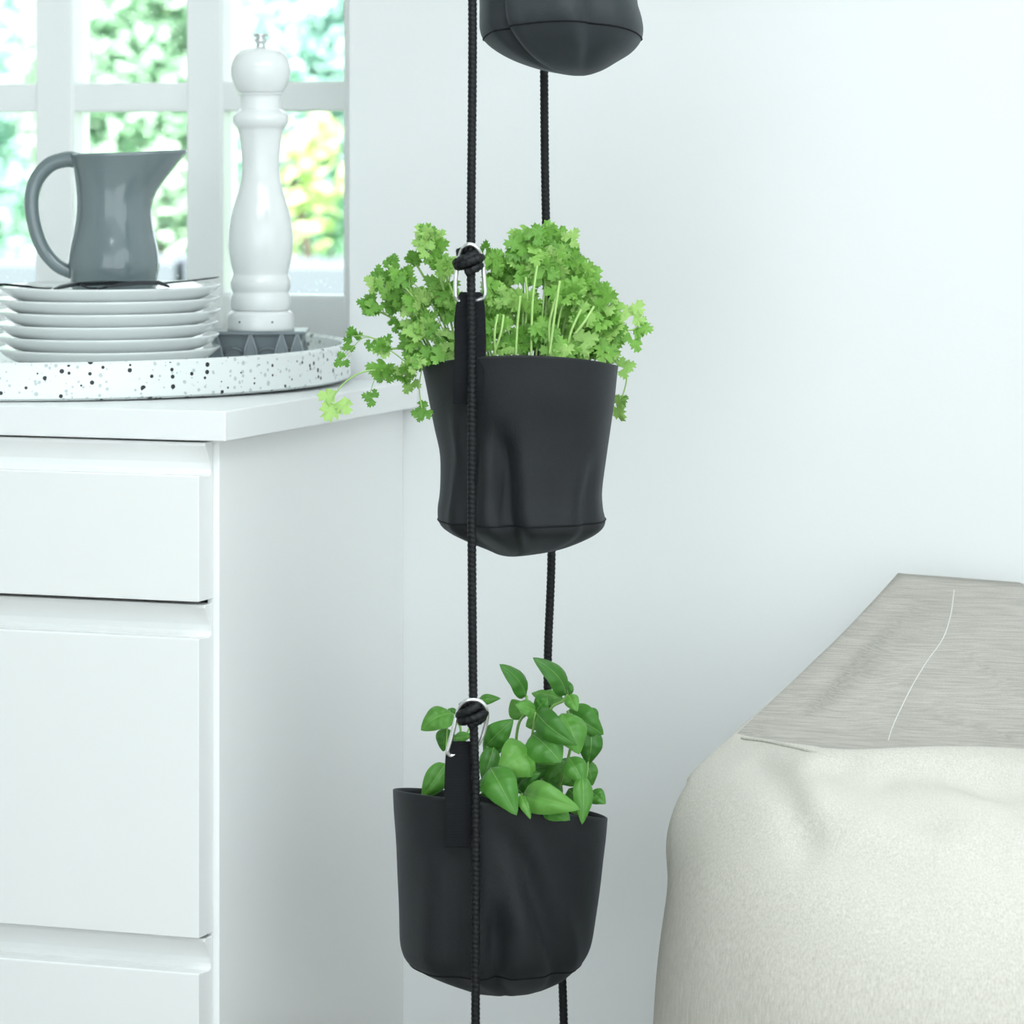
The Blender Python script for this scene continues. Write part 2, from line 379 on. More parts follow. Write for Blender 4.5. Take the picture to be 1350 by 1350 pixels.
# jug, turned so that its spout points to the picture's right
s = 5.05/F
jugp = tp(P(152, 370, 5.05).x, pc.y, PTOP+.0005)
jz = lambda py: (jug_y0-py)*s
jug_y0 = to_cam(jugp)[1]
jr = [(jug_y0, 50), (jug_y0-2, 55), (366, 57.5), (350, 60), (330, 58.5), (310, 54), (290, 50.5), (270, 49), (250, 50), (232, 52), (215, 54.5), (203, 57)]
jl = catmull([(r, (jug_y0-y)) for y, r in jr], 3) if False else None
pts = catmull([Vector((r, jug_y0-y, 0)) for y, r in jr], 3)
outer = [(p.x, p.y) for p in pts]
inner = [(r-4.0, z) for r, z in reversed(outer) if z > 8] + [(0.01, 7)]
prof = [(0.01, 0)]+outer+[(outer[-1][0]-1.5, outer[-1][1]+1.5)]+inner
V, Fc = [], []; n = 56; top = outer[-1][1]
for r, z in prof:
    for k in range(n):
        a = 2*math.pi*k/n; ca, sa = math.cos(a), math.sin(a)
        e = sstep(.42, 1.02, z/top)
        lobe = max(0, ca)**2.6
        rr = r*(1+.70*lobe*e**2.4) if r > 1 else r
        zz = z + 4.5*lobe*e**6 - (1.5*max(0, -ca)*e**4)
        yscale = 1-.12*lobe*e
        V.append(RIGHT*(ca*rr*s)+FWD*(sa*rr*s*yscale)+UP*(zz*s))
for i in range(len(prof)-1):
    for k in range(n): Fc.append((i*n+k, i*n+(k+1) % n, (i+1)*n+(k+1) % n, (i+1)*n+k))
jug = thing('jug', jugp, 'glossy grey ceramic jug with a wide spout on the plates', 'jug')
obj('body', ([jugp+v for v in V], Fc), M['jug'], jug, True)
hp = [(103, 212), (88, 210), (66, 217), (49, 236), (42, 262), (45, 295), (57, 328), (76, 350), (97, 360)]
Zj = to_cam(jugp)[2]
hpath = catmull([P(x, y, Zj) for x, y in hp], 5)
rr = [lerp(.0125, .010, i/(len(hpath)-1)) for i in range(len(hpath))]
obj('handle', tube(hpath, rr, 14, .9, FWD), M['jug'], jug, True)

# black cutlery on the top plate, just behind the rim
def cutlery(kind, a, b, label):
    a, b = Vector(a), Vector(b); d = (b-a).normalized(); side = d.cross(UP).normalized(); L = (b-a).length
    t = thing(kind, a, label, 'cutlery')
    def strip(name, secs):
        V, Fc = [], []
        for u, w_, h, th in secs:
            c = a+d*(u*L)+UP*h
            V += [c-side*w_-UP*th, c+side*w_-UP*th, c+side*w_+UP*th, c-side*w_+UP*th]
        for i in range(len(secs)-1):
            for k in range(4): Fc.append((i*4+k, i*4+(k+1) % 4, (i+1)*4+(k+1) % 4, (i+1)*4+k))
        Fc += [(3, 2, 1, 0), tuple(range(len(secs)*4-4, len(secs)*4))]
        return bevel(obj(name, (V, Fc), M['cutlery'], t), .0006)
    if kind == 'table_spoon':
        strip('handle', [(0, .003, 0, .0012), (.06, .006, .001, .0016), (.2, .006, .0015, .0017), (.5, .0035, .001, .0016), (.66, .003, .0006, .0014)])
        strip('bowl', [(.64, .003, .0006, .0013), (.70, .009, .0002, .0011), (.80, .0135, -.0004, .001), (.90, .0125, .0002, .001), (.97, .007, .0014, .0009), (1, .001, .0022, .0006)])
        return
    strip('handle', [(0, .004, 0, .0012), (.05, .008, .003, .0022), (.12, .0095, .006, .0025), (.35, .0075, .0065, .0026), (.55, .004, .005, .0024), (.62, .003, .004, .0018)])
    if kind == 'table_knife': strip('blade', [(.60, .004, .004, .0018), (.66, .008, .005, .0012), (.85, .0095, .008, .001), (.97, .006, .0105, .0008), (1, .001, .0115, .0005)])
    else: 
        strip('neck', [(.60, .003, .004, .0018), (.7, .004, .003, .0014), (.76, .011, .001, .0012), (.82, .013, .001, .001)])
        for q in (-.0105, -.0035, .0035, .0105):
            V, Fc = tube(catmull([a+d*(.81*L)+side*q+UP*.001, a+d*(.9*L)+side*q+UP*.002, a+d*L+side*q*.9+UP*.007], 3), [.0014]*6+[.0006], 5)
            obj('tine', (V, Fc), M['cutlery'], t)
def on_plate(px, Z, dh): q = P(px, 370, Z); return tp(q.x, q.y, PTOP+dh)
cutlery('table_knife', on_plate(72, 4.925, .0105), on_plate(289, 5.03, .0100), 'black table knife lying across the top plate before the jug')
cutlery('table_fork', on_plate(224, 4.93, .0128), on_plate(106, 4.916, .0095), 'short black fork lying beside the knife on top plate')
cutlery('table_spoon', on_plate(-12, 5.02, .0122), on_plate(68, 5.09, .0036), 'black spoon leaning in over the edge of the top plate')

# egg holder with the pepper mill on it
eo = P(338.5, 460, 5.124); eb = tp(eo.x, eo.y, FLOOR)
ez = (to_cam(eb)[1]-437)*5.115/F
W2 = .067; D2 = .102
egg = thing('egg_holder', eb, 'grey blue ceramic egg holder with scalloped sides beneath the pepper mill', 'egg holder')
def el(x, d, z):
    q = eb+RIGHT*x+FWD*d; q.z += (q.y-eb.y)*math.tan(TILT)+z-.0002; return q
def hexa(name, p, m_, par, bv=.0015):
    Fc = [(0,1,2,3),(7,6,5,4),(0,4,5,1),(1,5,6,2),(2,6,7,3),(3,7,4,0)]
    o = obj(name, bmesh_from(p, Fc), m_, par); bevel(o, bv); return o
def bmesh_from(p, Fc):
    bm = bmesh.new(); v = [bm.verts.new(q) for q in p]
    for f in Fc: bm.faces.new([v[i] for i in f])
    return bm
hexa('top_slab', [el(-W2, 0, ez-.005), el(W2, 0, ez-.005), el(W2, D2, ez-.005), el(-W2, D2, ez-.005), el(-W2, 0, ez), el(W2, 0, ez), el(W2, D2, ez), el(-W2, D2, ez)], M['egg'], egg)
hexa('core', [el(-W2+.012, .014, 0), el(W2-.012, .014, 0), el(W2-.012, D2-.014, 0), el(-W2+.012, D2-.014, 0), el(-W2+.004, .006, ez-.004), el(W2-.004, .006, ez-.004), el(W2-.004, D2-.006, ez-.004), el(-W2+.004, D2-.006, ez-.004)], M['egg'], egg)
for xx in (-.056, -.0085, .034, .0555):
    for (d0, sg) in ((0, 1), (D2, -1)):
        p = [el(xx-.011, d0+sg*.000, 0), el(xx+.011, d0+sg*.000, 0), el(xx+.006, d0+sg*.022, 0), el(xx-.006, d0+sg*.022, 0),
             el(xx-.0012, d0+sg*.001, ez-.004), el(xx+.0012, d0+sg*.001, ez-.004), el(xx+.001, d0+sg*.012, ez-.004), el(xx-.001, d0+sg*.012, ez-.004)]
        rb = hexa('rib', p, M['egg'], egg, .001)
        for e0, e1 in ((0, 4), (1, 5)): obj('glaze_edge', tube([p[e0], p[e0].lerp(p[e1], .5)+(p[e0]-p[(e0+1) % 2]).normalized()*.0012, p[e1]], .0011, 6), M['egg_edge'], rb, True)
for xx in (-.033, .014, .048):
    V, Fc = tube([el(xx+.012*math.cos(a), .009, .012+.007*math.sin(a)) for a in [math.pi*k/8 for k in range(9)]], .002, 6)
    obj('cup_rim', (V, Fc), M['egg'], egg, True)

mp_ = el(0.002, .051, ez); zM = to_cam(mp_)[2]; sM = zM/F; yb = to_cam(mp_)[1]
mill = thing('pepper_mill', mp_, 'tall glossy white pepper mill with a chrome knob', 'pepper mill')
def ml(rows, lo, hi, nm, m_, k=3, sharp=False):
    pts = [Vector((r*sM, (yb-y)*sM, 0)) for y, r in rows]
    pr = [(p.x, p.y) for p in (pts if sharp else catmull(pts, k))]
    pr = [(.0001, pr[0][1])]+pr+[(.0001, pr[-1][1])]
    V, Fc = lathe(pr, 40)
    return obj(nm, ([mp_+v for v in V], Fc), m_, mill, True)
ml([(yb, 43), (434, 44.5), (424, 44.5), (414, 43), (410, 39), (409.2, 37)], 0, 0, 'base', M['mill'])
ml([(408.6, 37), (407, 38.5), (400, 40), (390, 39), (385, 37), (380, 39), (372, 40), (365, 38), (361, 36.5), (355, 37.5), (345, 40), (330, 42.5), (318, 43), (300, 42), (280, 38.5), (262, 33), (245, 28), (230, 25.5), (215, 25), (195, 26.5), (178, 28.5), (170, 31), (166, 34), (160, 37), (154, 37), (149, 34), (146, 30), (143, 27), (132, 26.5), (126, 27.5), (124, 30), (122.6, 30)], 0, 0, 'body', M['mill'])
ml([(122, 28), (121, 30), (116, 33.5), (108, 37), (98, 39.5), (88, 39.5), (78, 36.5), (70, 31), (65, 23), (63, 14)], 0, 0, 'head', M['mill'])
ml([(63, 6), (61, 7), (58, 5.5), (55, 8.5), (52, 8.5), (50, 6), (48, 9.5), (45.5, 10.5), (44, 9.5)], 0, 0, 'knob', M['chrome'], 2)
for dx in (-25, 18):
    c = mp_+RIGHT*(dx*sM)-FWD*(math.sqrt(44.3**2-dx**2)*sM)+UP*((yb-423)*sM)
    V, Fc = lathe([(.0013, -.0008), (.0013, .0006), (.0006, .0008)], 8)
    q = (-FWD).to_track_quat('Z', 'Y').to_matrix()
    obj('screw', ([c+q @ v for v in V], Fc), M['dark'], mill)

# ------------------------------------------------------------------ hanging baskets
SOLID = {}          # each bag's cloth with its thickness
def basket(rows, Zc, lift, creases, m_, label, seam_py, group, nsub=4, N=72, depth=.97, skew=0):
    "rows: (py, left px, right px) from rim to bottom; lift(ang, t): px added to py"
    R_ = catmull([Vector(r) for r in rows], nsub); n = len(R_)
    s = Zc/F
    cx0 = (rows[0][1]+rows[0][2])/2
    def sp(i, a):
        py, xl, xr = R_[i]; hw = (xr-xl)/2*s; t = (py-rows[0][0])/(rows[-1][0]-rows[0][0])
        ca, sa = math.cos(a), math.sin(a)
        k = 1.0
        for ang, tilt, w_, amp, t0, t1 in creases:
            d = (a-ang-tilt*(t-.5)+math.pi) % (2*math.pi)-math.pi
            k += amp*math.exp(-(d/w_)**2)*sstep(t0, t0+.2, t)*(1-sstep(t1-.12, t1+.1, t))
        k += .022*mnoise.noise(Vector((ca*1.6, sa*1.6, t*2.5+cx0)))*sstep(.05, .3, t)
        k = lerp(1, k, min(1, 1-max(0, abs(ca)-.92)/.08*.9))      # keep the outline
        e = 2.25; q = (abs(ca)**e+abs(sa)**e)**(-1/e)
        hz = -lift(a, t)*s
        return P((xl+xr)/2, py, Zc)+RIGHT*(hw*k*ca*q*(1 if abs(ca) < .999 else 1))+FWD*(hw*depth*k*sa*q)+UP*hz
    V, Fc = [], []
    for i in range(n):
        for k in range(N): V.append(sp(i, 2*math.pi*k/N))
    for i in range(n-1):
        for k in range(N): Fc.append((i*N+k, (i+1)*N+k, (i+1)*N+(k+1) % N, i*N+(k+1) % N))
    V.append(sum((V[-j-1] for j in range(N)), Vector())/N); c = len(V)-1
    for k in range(N): Fc.append(((n-1)*N+k, c, (n-1)*N+(k+1) % N))
    bc = P(cx0, rows[-1][0], Zc)
    t = thing('fabric_basket', bc, label, 'basket', group)
    o = obj('bag', (V, Fc), m_, t, True)
    md = o.modifiers.new('thick', 'SOLIDIFY'); md.thickness = .0022; md.offset = -1
    # stitched seam above the base
    si = min(range(n), key=lambda i: abs(R_[i].x-seam_py))
    ring = [sp(si, 2*math.pi*k/N) for k in range(N)]; cen = sum(ring, Vector())/N
    ring = [p+(p-cen).normalized()*.0004 for p in ring]
    VV, FF = [], []
    for k in range(N):
        out = (ring[k]-cen).normalized()
        VV += [ring[k]+UP*.0011, ring[k]+out*.0009, ring[k]-UP*.0011, ring[k]-out*.001]
    for k in range(N):
        for j in range(4): FF.append((k*4+j, k*4+(j+1) % 4, ((k+1) % N)*4+(j+1) % 4, ((k+1) % N)*4+j))
    obj('seam', (VV, FF), M['strap'], t, True)
    # hem
    ring = [sp(0, 2*math.pi*k/N) for k in range(N)]
    bvh = BVHTree.FromPolygons(V, Fc)
    ev = o.evaluated_get(bpy.context.evaluated_depsgraph_get()); me = ev.to_mesh()
    SOLID[t.name] = BVHTree.FromPolygons([v.co.copy() for v in me.vertices], [tuple(p.vertices) for p in me.polygons]); ev.to_mesh_clear()
    return t, bvh, sp, ring
def front_z(bvh, px, py):
    d = (P(px, py, 1)-CAM); hit = bvh.ray_cast(CAM, d.normalized())
    return None if hit[0] is None else to_cam(hit[0])[2]
def strap(t, rows, th=.0028, name='strap'):
    "rows: (py, left px, right px, Z of the front face)"
    V, Fc = [], []
    for py, xl, xr, Z in rows:
        V += [P(xl, py, Z), P(xr, py, Z), P(xr, py, Z+th), P(xl, py, Z+th)]
    for i in range(len(rows)-1):
        for k in range(4): Fc.append((i*4+k, i*4+(k+1) % 4, (i+1)*4+(k+1) % 4, (i+1)*4+k))
    Fc += [(3, 2, 1, 0), tuple(range(len(rows)*4-4, len(rows)*4))]
    return bevel(obj(name, (V, Fc), M['strap'], t), .0008)
fr_ = -math.pi/2
ZB = 4.45; GRP = 'fabric baskets hanging on the ropes'
# middle basket (parsley)
def lift_m(a, t):
    f = max(0, -math.sin(a)); return -(21*f**1.5*(1-sstep(0, .5, t))*1.0) + 0
bm_rows = [(483, 556, 815), (500, 560, 813), (530, 566, 810), (565, 573, 805), (600, 580, 800), (645, 580, 794), (670, 577, 795), (688, 579, 798), (700, 591, 790), (712, 614, 769), (723, 640, 740), (730, 655, 706), (733, 666, 684)]
cre_m = [(fr_-.22, .30, .11, -.20, .25, 1.0), (fr_-.42, .15, .12, .07, .3, 1), (fr_-.02, .35, .14, .06, .35, 1), (fr_-.80, -.30, .10, .06, .12, .98), (fr_-.63, -.30, .10, -.10, .12, .95), (fr_+.45, .5, .28, -.05, .15, .9), (fr_+.95, -.3, .12, -.05, .4, .98), (fr_+.75, -.3, .12, .04, .4, .98)]
bas_m, bvh_m, sp_m, ring_m = basket(bm_rows, ZB, lift_m, cre_m, M['cloth'], 'black canvas basket holding the parsley plant', 686, GRP)
def lift_l(a, t): return (19*math.cos(a)*(1-sstep(0, .85, t)))-23*max(0, -math.sin(a))*(1-sstep(0, .6, t))-14*max(0, math.sin(a))*(1-sstep(0, .6, t))*-1
bl_rows = [(1060, 518, 801), (1085, 519, 799), (1120, 522, 795), (1160, 524, 791), (1200, 526, 786), (1235, 527, 781), (1252, 530, 776), (1264, 537, 769), (1275, 553, 758), (1286, 576, 745), (1296, 600, 728), (1303, 618, 712), (1307, 636, 690)]
cre_l = [(fr_-.02, .15, .10, -.18, .40, 1.0), (fr_-.20, .1, .11, .06, .4, 1), (fr_+.16, .1, .11, .06, .4, 1), (fr_+.45, .95, .12, -.10, .06, .95), (fr_+.62, .95, .14, .05, .06, .95), (fr_-.62, -.15, .2, .05, .15, .95), (fr_-.42, -.1, .14, -.06, .15, .95), (fr_+.25, .6, .1, .05, .1, .8)]
bas_l, bvh_l, sp_l, ring_l = basket(bl_rows, ZB+.02, lift_l, cre_l, M['cloth'], 'black canvas basket holding the basil plant', 1268, GRP)
def lift_t(a, t):
    f = max(0, -math.sin(a)); return -22*f**1.3*sstep(.1, .7, t)*(1-sstep(.8, 1.0, t))
bt_rows = [(-170, 612, 868), (-120, 617, 863), (-70, 623, 855), (-30, 629, 846), (0, 632, 840), (25, 632, 846), (42, 633, 848), (56, 640, 844), (70, 658, 832), (82, 682, 813), (92, 712, 796), (98, 742, 780), (100, 756, 770)]
cre_t = [(fr_-.85, .15, .09, -.16, .35, 1), (fr_-.70, .15, .09, .06, .35, 1), (fr_-.1, .6, .18, .05, .5, 1), (fr_+.6, -.5, .13, -.08, .5, .98), (fr_+.2, .5, .14, -.06, .3, .95)]
bas_t, bvh_t, sp_t, ring_t = basket(bt_rows, ZB+.01, lift_t, cre_t, M['cloth_grey'], 'charcoal canvas basket lightened as if brighter lit, hanging above the parsley basket', 52, GRP)

def zfront(bvh, px, ys): 
    v = [front_z(bvh, px, y) for y in ys]; return min([q for q in v if q] or [9])
ZR = min(zfront(bvh_m, 622, range(480, 725, 8)), zfront(bvh_l, 625, range(1060, 1300, 8)))-.0088
print('rope Z', ZR)
# straps in front
zs = [min(front_z(bvh_m, x, y) or 9 for x in (600, 618, 634)) for y in (533, 505, 482)]
srows = [(533, 597, 637, max(ZR+.0052, min(zs[0]-.003, 9))), (505, 598, 638, max(ZR+.0052, zs[1]-.003)), (480, 599, 640, max(ZR+.0052, zs[2]-.003)), (450, 599, 641, ZR+.006), (420, 599, 640, ZR+.006), (402, 601, 639, ZR+.006), (388, 605, 636, ZR+.007), (385, 607, 634, ZR+.009)]
strap(bas_m, srows)
strap(bas_m, [(385, 607, 634, ZR+.0095), (390, 605, 636, ZR+.0105), (420, 600, 639, ZR+.0100), (476, 601, 639, max(ZR+.011, zs[2]+.001))])
zs = [min(front_z(bvh_l, x, y) or 9 for x in (590, 606, 622)) for y in (1117, 1085, 1062)]
srows = [(1117, 586, 628, max(ZR+.0052, zs[0]-.003)), (1085, 586, 629, max(ZR+.0052, zs[1]-.003)), (1060, 586, 630, max(ZR+.0052, zs[2]-.003)), (1030, 586, 631, ZR+.006), (1000, 587, 631, ZR+.006), (985, 590, 630, ZR+.007), (977, 596, 628, ZR+.009)]
strap(bas_l, srows)
strap(bas_l, [(977, 596, 628, ZR+.0095), (985, 591, 630, ZR+.0105), (1010, 588, 630, ZR+.0100), (1052, 587, 630, max(ZR+.011, zs[2]+.001))])
zs = zfront(bvh_t, 640, [-150, -140])
strap(bas_t, [(-115, 628, 660, zs-.003), (-160, 622, 655, zs-.0035), (-200, 612, 650, ZR+.006), (-260, 605, 642, ZR+.006)])

# braided ropes
def braid(path, r0, pitch=.0056, n=16):
    T, U = frames(path); V, Fc = [], []; dist = 0
    for i, p in enumerate(path):
        if i: dist += (path[i]-path[i-1]).length
        u = U[i]; v = T[i].cross(u)
        for k in range(n):
            a = 2*math.pi*k/n; c = a*8/(2*math.pi); ci = math.floor(c+1e-6); fu = c-ci
            sg = 1 if ci % 2 == 0 else -1
            q = abs(math.sin(math.pi*(dist/pitch+sg*(fu-.5)*.5+.25*0)))
            r = r0*(.80+.27*q*(.6+.4*math.sin(math.pi*min(1, fu+.25))))
            V.append(p+u*(r*math.cos(a))+v*(r*math.sin(a)))
    for i in range(len(path)-1):
        for k in range(n): Fc.append((i*n+k, i*n+(k+1) % n, (i+1)*n+(k+1) % n, (i+1)*n+k))
    Fc.append(tuple(reversed(range(n)))); Fc.append(tuple(range((len(path)-1)*n, len(path)*n)))
    return V, Fc
def resample(path, step):
    out = [path[0]]; acc = 0
    for a, b in zip(path, path[1:]):
        L = (b-a).length
        if L == 0: continue
        pos = step-acc
        while pos <= L: out.append(a.lerp(b, pos/L)); pos += step
        acc = (acc+L) % step if False else L-(pos-step)
    return out
def rope(ctrl, label):
    path = resample(catmull(ctrl, 24), .0012)
    b = path[-1]
    t = thing('hanging_rope', b, label, 'rope', 'black braided ropes')
    obj('cord', braid(path, .0052), M['rope'], t, True)
    return t
def pz(px, h, Z): 
    q = P(px, 0, Z); q.z = h; return q
ytop = pz(621, CH, ZR)
r1 = rope([ytop, P(622, -200, ZR), P(623, 60, ZR), P(621, 320, ZR), P(622, 480, ZR), P(622, 700, ZR), P(624, 930, ZR), P(627, 1060, ZR), P(627, 1350, ZR), pz(628, .004, ZR)], 'black braided rope knotted through the carabiners in front of the baskets')
def back_z(bvh, px, py):
    far = P(px, py, 9); h = bvh.ray_cast(far, (CAM-far).normalized()); return None if h[0] is None else to_cam(h[0])[2]
def strap_back(bvh, py): return max(back_z(bvh, x, py) or 0 for x in range(700, 743, 6))+.0006
BACK = [(bas_m, bvh_m, 495), (bas_l, bvh_l, 1068)]
ZK = max(strap_back(bvh, yr+dy) for _, bvh, yr in BACK for dy in (8, 20, 32, 45))+.0028+.0062
r2 = rope([pz(717, CH, ZK), P(717, -150, ZK), P(717.5, 120, ZK), P(720, 300, ZK), P(727, 560, ZK), P(727, 735, ZK), P(722, 900, ZK), P(730, 1080, ZK), P(742, 1310, ZK), pz(746, .004, ZK)], 'black braided rope running down behind the three baskets')
# knots: a rope turned over itself
def knot(cx, cy, t, seed, flip=1):
    c = P(cx, cy, ZR); pts = []
    A = (RIGHT*.93+UP*.28*flip).normalized(); Bv = FWD; Cn = (UP*.93-RIGHT*.28*flip).normalized()
    for i in range(46):
        f = i/45; a = -2.2+f*6*math.pi*.92
        rad = .0122-.0022*math.cos(f*6.283)
        pts.append(c+A*(rad*math.cos(a))+Bv*(rad*.85*math.sin(a))+Cn*(lerp(-.0105, .0105, f)+.002*math.sin(a*.5+seed)))
    obj('knot', braid(resample(catmull(pts, 3), .0011), .0056), M['rope'], t, True)
knot(617.5, 344, r1, 0); knot(622, 942, r1, 1.3, 1)
ring_pts = []

# carabiners
def carabiner(pts, gate, label):
    Zc_ = ZR+.0075
    path = catmull([P(x, y, ZR+dz) for x, y, dz in pts], 6)
    t = thing('carabiner', path[0], label, 'carabiner', 'steel carabiners')
    obj('body', tube(path, .0026, 10), M['steel'], t, True)
    g = catmull([P(x, y, ZR+dz) for x, y, dz in gate], 5)
    obj('gate', tube(g, .0027, 10), M['steel'], t, True)
    for q in (g[0], g[-1]):
        bmv = bmesh.new(); bmesh.ops.create_icosphere(bmv, subdivisions=1, radius=.0031, matrix=Matrix.Translation(q)); obj('rivet', bmv, M['steel'], t, True)
carabiner([(601, 392, .006), (600.5, 372, .005), (603, 350, .005), (608, 332, .002), (614, 324, -.006), (621, 322, -.008), (629, 327, -.007), (634, 337, -.002), (637, 352, .003)],
          [(637, 350, .003), (638, 366, .004), (639, 388, .006), (634, 394, .0078), (620, 397, .0095), (606, 397, .009), (601, 391, .006)], 'steel carabiner clipped to the strap of the parsley basket')
carabiner([(604, 940, .004), (607, 932, -.002), (613, 925, -.007), (621, 922.5, -.008), (632, 924, -.007), (640, 932, -.004), (642, 944, .002), (640, 956, .006), (634, 975, .008), (624, 986, .010), (606, 992, .0095), (594, 996, .008), (590, 990, .006)],
          [(604, 938, .004), (600, 952, .004), (595, 972, .005), (590, 990, .006)], 'steel carabiner clipped to the strap of the basil basket')
# back straps meeting the rear rope
for bs, bvh, yr in BACK:
    low = [strap_back(bvh, yr+dy) for dy in (45, 28, 10)]
    strap(bs, [(yr+45, 699, 739, low[0]), (yr+28, 700, 740, low[1]), (yr+10, 701, 740, low[2]), (yr-20, 703, 740, max(low[2], ZK-.0105)), (yr-55, 706, 739, ZK-.0085), (yr-95, 709, 737, ZK-.0080)])


# ------------------------------------------------------------------ parsley
rnd = random.Random(21)
def soil(ring, py, parent):
    c = sum(ring, Vector())/len(ring); V = []
    for k, sc in ((0, .84), (1, .45)):
        for p in ring:
            q = c+(p-c)*sc; q.z = c.z-.035+(.006 if k else 0)+rnd.uniform(-.002, .002); V.append(q)
    n = len(ring); low = []
    for p in ring:
        q = c+(p-c)*.55; q.z = c.z-.075; low.append(q)
    Fc = [(k, (k+1) % n, n+(k+1) % n, n+k) for k in range(n)]+[tuple(range(n, 2*n))]
    V += low; Fc += [(2*n+k, 2*n+(k+1) % n, (k+1) % n, k) for k in range(n)]+[tuple(reversed(range(2*n, 3*n)))]
    obj('root_ball', (V, Fc), M['soil'], parent)
    return c
pars = thing('parsley_plant', P(687, 560, ZB), 'bright green curly parsley growing out of the middle basket', 'herb')
pc_ = soil(ring_m, 0, pars)
def parsley_leaf(seed):
    r = random.Random(seed); V, Fc = [], []
    def leaflet(org, ang, size):
        o = len(V); n = 17
        ca, sa = math.cos(ang), math.sin(ang)
        def put(x, y, z): V.append(Vector((org[0]+x*ca-y*sa, org[1]+x*sa+y*ca, z)))
        put(.10*size, 0, r.uniform(-.03, .03)*size)
        put(size*.5, 0, r.uniform(.02, .12)*size)
        for i in range(n):
            f = -1+2*i/(n-1); a = f*2.35
            rr = (.64-.10*abs(f))*(1.0 if i % 2 == 0 else .76+.08*r.random())
            if i in (5, 11): rr *= .62
            put(size*.45+rr*size*math.cos(a)*1.05, rr*size*math.sin(a)*.95, size*(r.uniform(-.16, .16)+(.08 if i % 2 else -.05)))
        for i in range(n-1): Fc.append((o+1, o+2+i, o+3+i))
        Fc.append((o, o+2, o+1)); Fc.append((o, o+1, o+1+n))
    leaflet((.16, 0), r.uniform(-.15, .15), .62)
    leaflet((.02, .04), 1.25+r.uniform(-.2, .2), .52)
    leaflet((.02, -.04), -1.25+r.uniform(-.2, .2), .52)
    me = bpy.data.meshes.new('leaf'); me.from_pydata([tuple(v) for v in V], [], Fc); me.materials.append(M['parsley'])
    me.polygons.foreach_set('use_smooth', [True]*len(me.polygons)); me.update(); return me
LM = [parsley_leaf(i) for i in range(7)]
blobs = [  # px, py, spread px, leaves, depth offset, size px
 (566, 322, 20, 9, -.02, 26), (583, 350, 14, 5, -.03, 24), (545, 338, 12, 3, -.02, 20), (512, 345, 8, 3, 0, 20), (505, 372, 16, 7, .0, 22), (528, 368, 14, 6, -.02, 22), (490, 402, 11, 4, .02, 22), (520, 398, 16, 7, 0, 22),
 (550, 400, 18, 8, -.03, 24), (580, 385, 18, 8, -.02, 24), (600, 410, 20, 9, -.02, 24), (560, 430, 20, 9, -.04, 24), (590, 450, 20, 9, -.05, 24), (540, 450, 13, 5, -.03, 22), (520, 425, 8, 2, 0, 18), (572, 470, 12, 5, -.06, 22), (545, 475, 10, 4, -.05, 22), (530, 490, 9, 4, -.03, 24), (508, 490, 8, 3, -.02, 24), (508, 456, 7, 3, 0, 22), (560, 478, 8, 3, -.05, 20),
 (648, 350, 14, 5, 0, 24), (655, 385, 16, 7, -.03, 24), (665, 360, 14, 6, 0, 24), (700, 325, 20, 9, -.01, 26), (725, 320, 16, 6, 0, 26), (690, 350, 18, 8, -.02, 26), (745, 340, 16, 7, 0, 26), (720, 360, 20, 9, -.03, 26), (765, 365, 16, 8, 0, 26), (745, 385, 18, 8, -.03, 26), (785, 390, 15, 7, 0, 26), (770, 410, 18, 8, -.02, 26), (800, 412, 13, 6, 0, 26), (805, 435, 12, 5, .01, 24), (785, 445, 16, 7, -.02, 26), (760, 450, 16, 7, -.03, 26), (655, 425, 14, 6, -.04, 24), (690, 400, 14, 5, -.03, 26), (715, 430, 16, 6, -.05, 26), (690, 450, 14, 5, -.06, 26), (735, 458, 12, 5, -.06, 26), (665, 455, 10, 4, -.07, 22), (800, 465, 9, 4, -.01, 24), (640, 455, 8, 3, -.05, 22), (700, 425, 22, 6, .05, 24), (745, 420, 22, 6, .05, 24), (665, 410, 20, 6, .05, 24), (620, 400, 22, 10, .0, 24), (620, 440, 16, 7, .0, 24)]
single = [(438, 535, 40, -.02, -2.2), (464, 441, 21, .02, 1.9), (459, 456, 16, .02, 3.6), (449, 476, 18, .02, -2.6), (488, 455, 16, .0, -1.8), (488, 524, 20, .0, 2.8), (496, 487, 26, -.01, 2.9), (556, 543, 24, -.05, -2.6), (540, 508, 22, -.03, -2.0), (480, 400, 20, .02, 2.8),
 (838, 412, 30, .02, .9), (848, 432, 24, .02, -.3), (836, 450, 26, .02, -1.3), (815, 448, 22, .02, -1.7), (824, 487, 24, .03, .2), (814, 540, 30, .05, -1.1), (819, 528, 18, .06, .6), (640, 326, 18, .02, 1.4), (755, 312, 22, 0, .9), (552, 545, 18, -.05, 2.9)]
leaves = []
def leaf_at(q, size, az, up_bias, r):
    x = (RIGHT*math.cos(az)+UP*math.sin(az)+FWD*r.uniform(-.5, .3)).normalized()
    nrm = (-FWD*r.uniform(.5, 1.1)+UP*r.uniform(.0, up_bias)+RIGHT*r.uniform(-.5, .5))
    nrm = (nrm-x*nrm.dot(x)).normalized(); y = nrm.cross(x)
    mt = Matrix((x, y, nrm)).transposed().to_4x4(); mt.translation = q-x*size*.3
    mt = mt @ Matrix.Diagonal((size, size, size, 1)); li = r.randrange(7); me = LM[li]; Fc = [tuple(p.vertices) for p in me.polygons]
    out = mt.translation-cen_m; out.z = 0
    step = (UP+out.normalized()*.5)*.0025
    for _ in range(16):
        if not crosses([mt @ v.co for v in me.vertices], Fc, CLOTH_M): break
        mt = Matrix.Translation(step) @ mt
    leaves.append((mt, li, size))
stems = []
CLOTH_M, CLOTH_L = SOLID[bas_m.name], SOLID[bas_l.name]
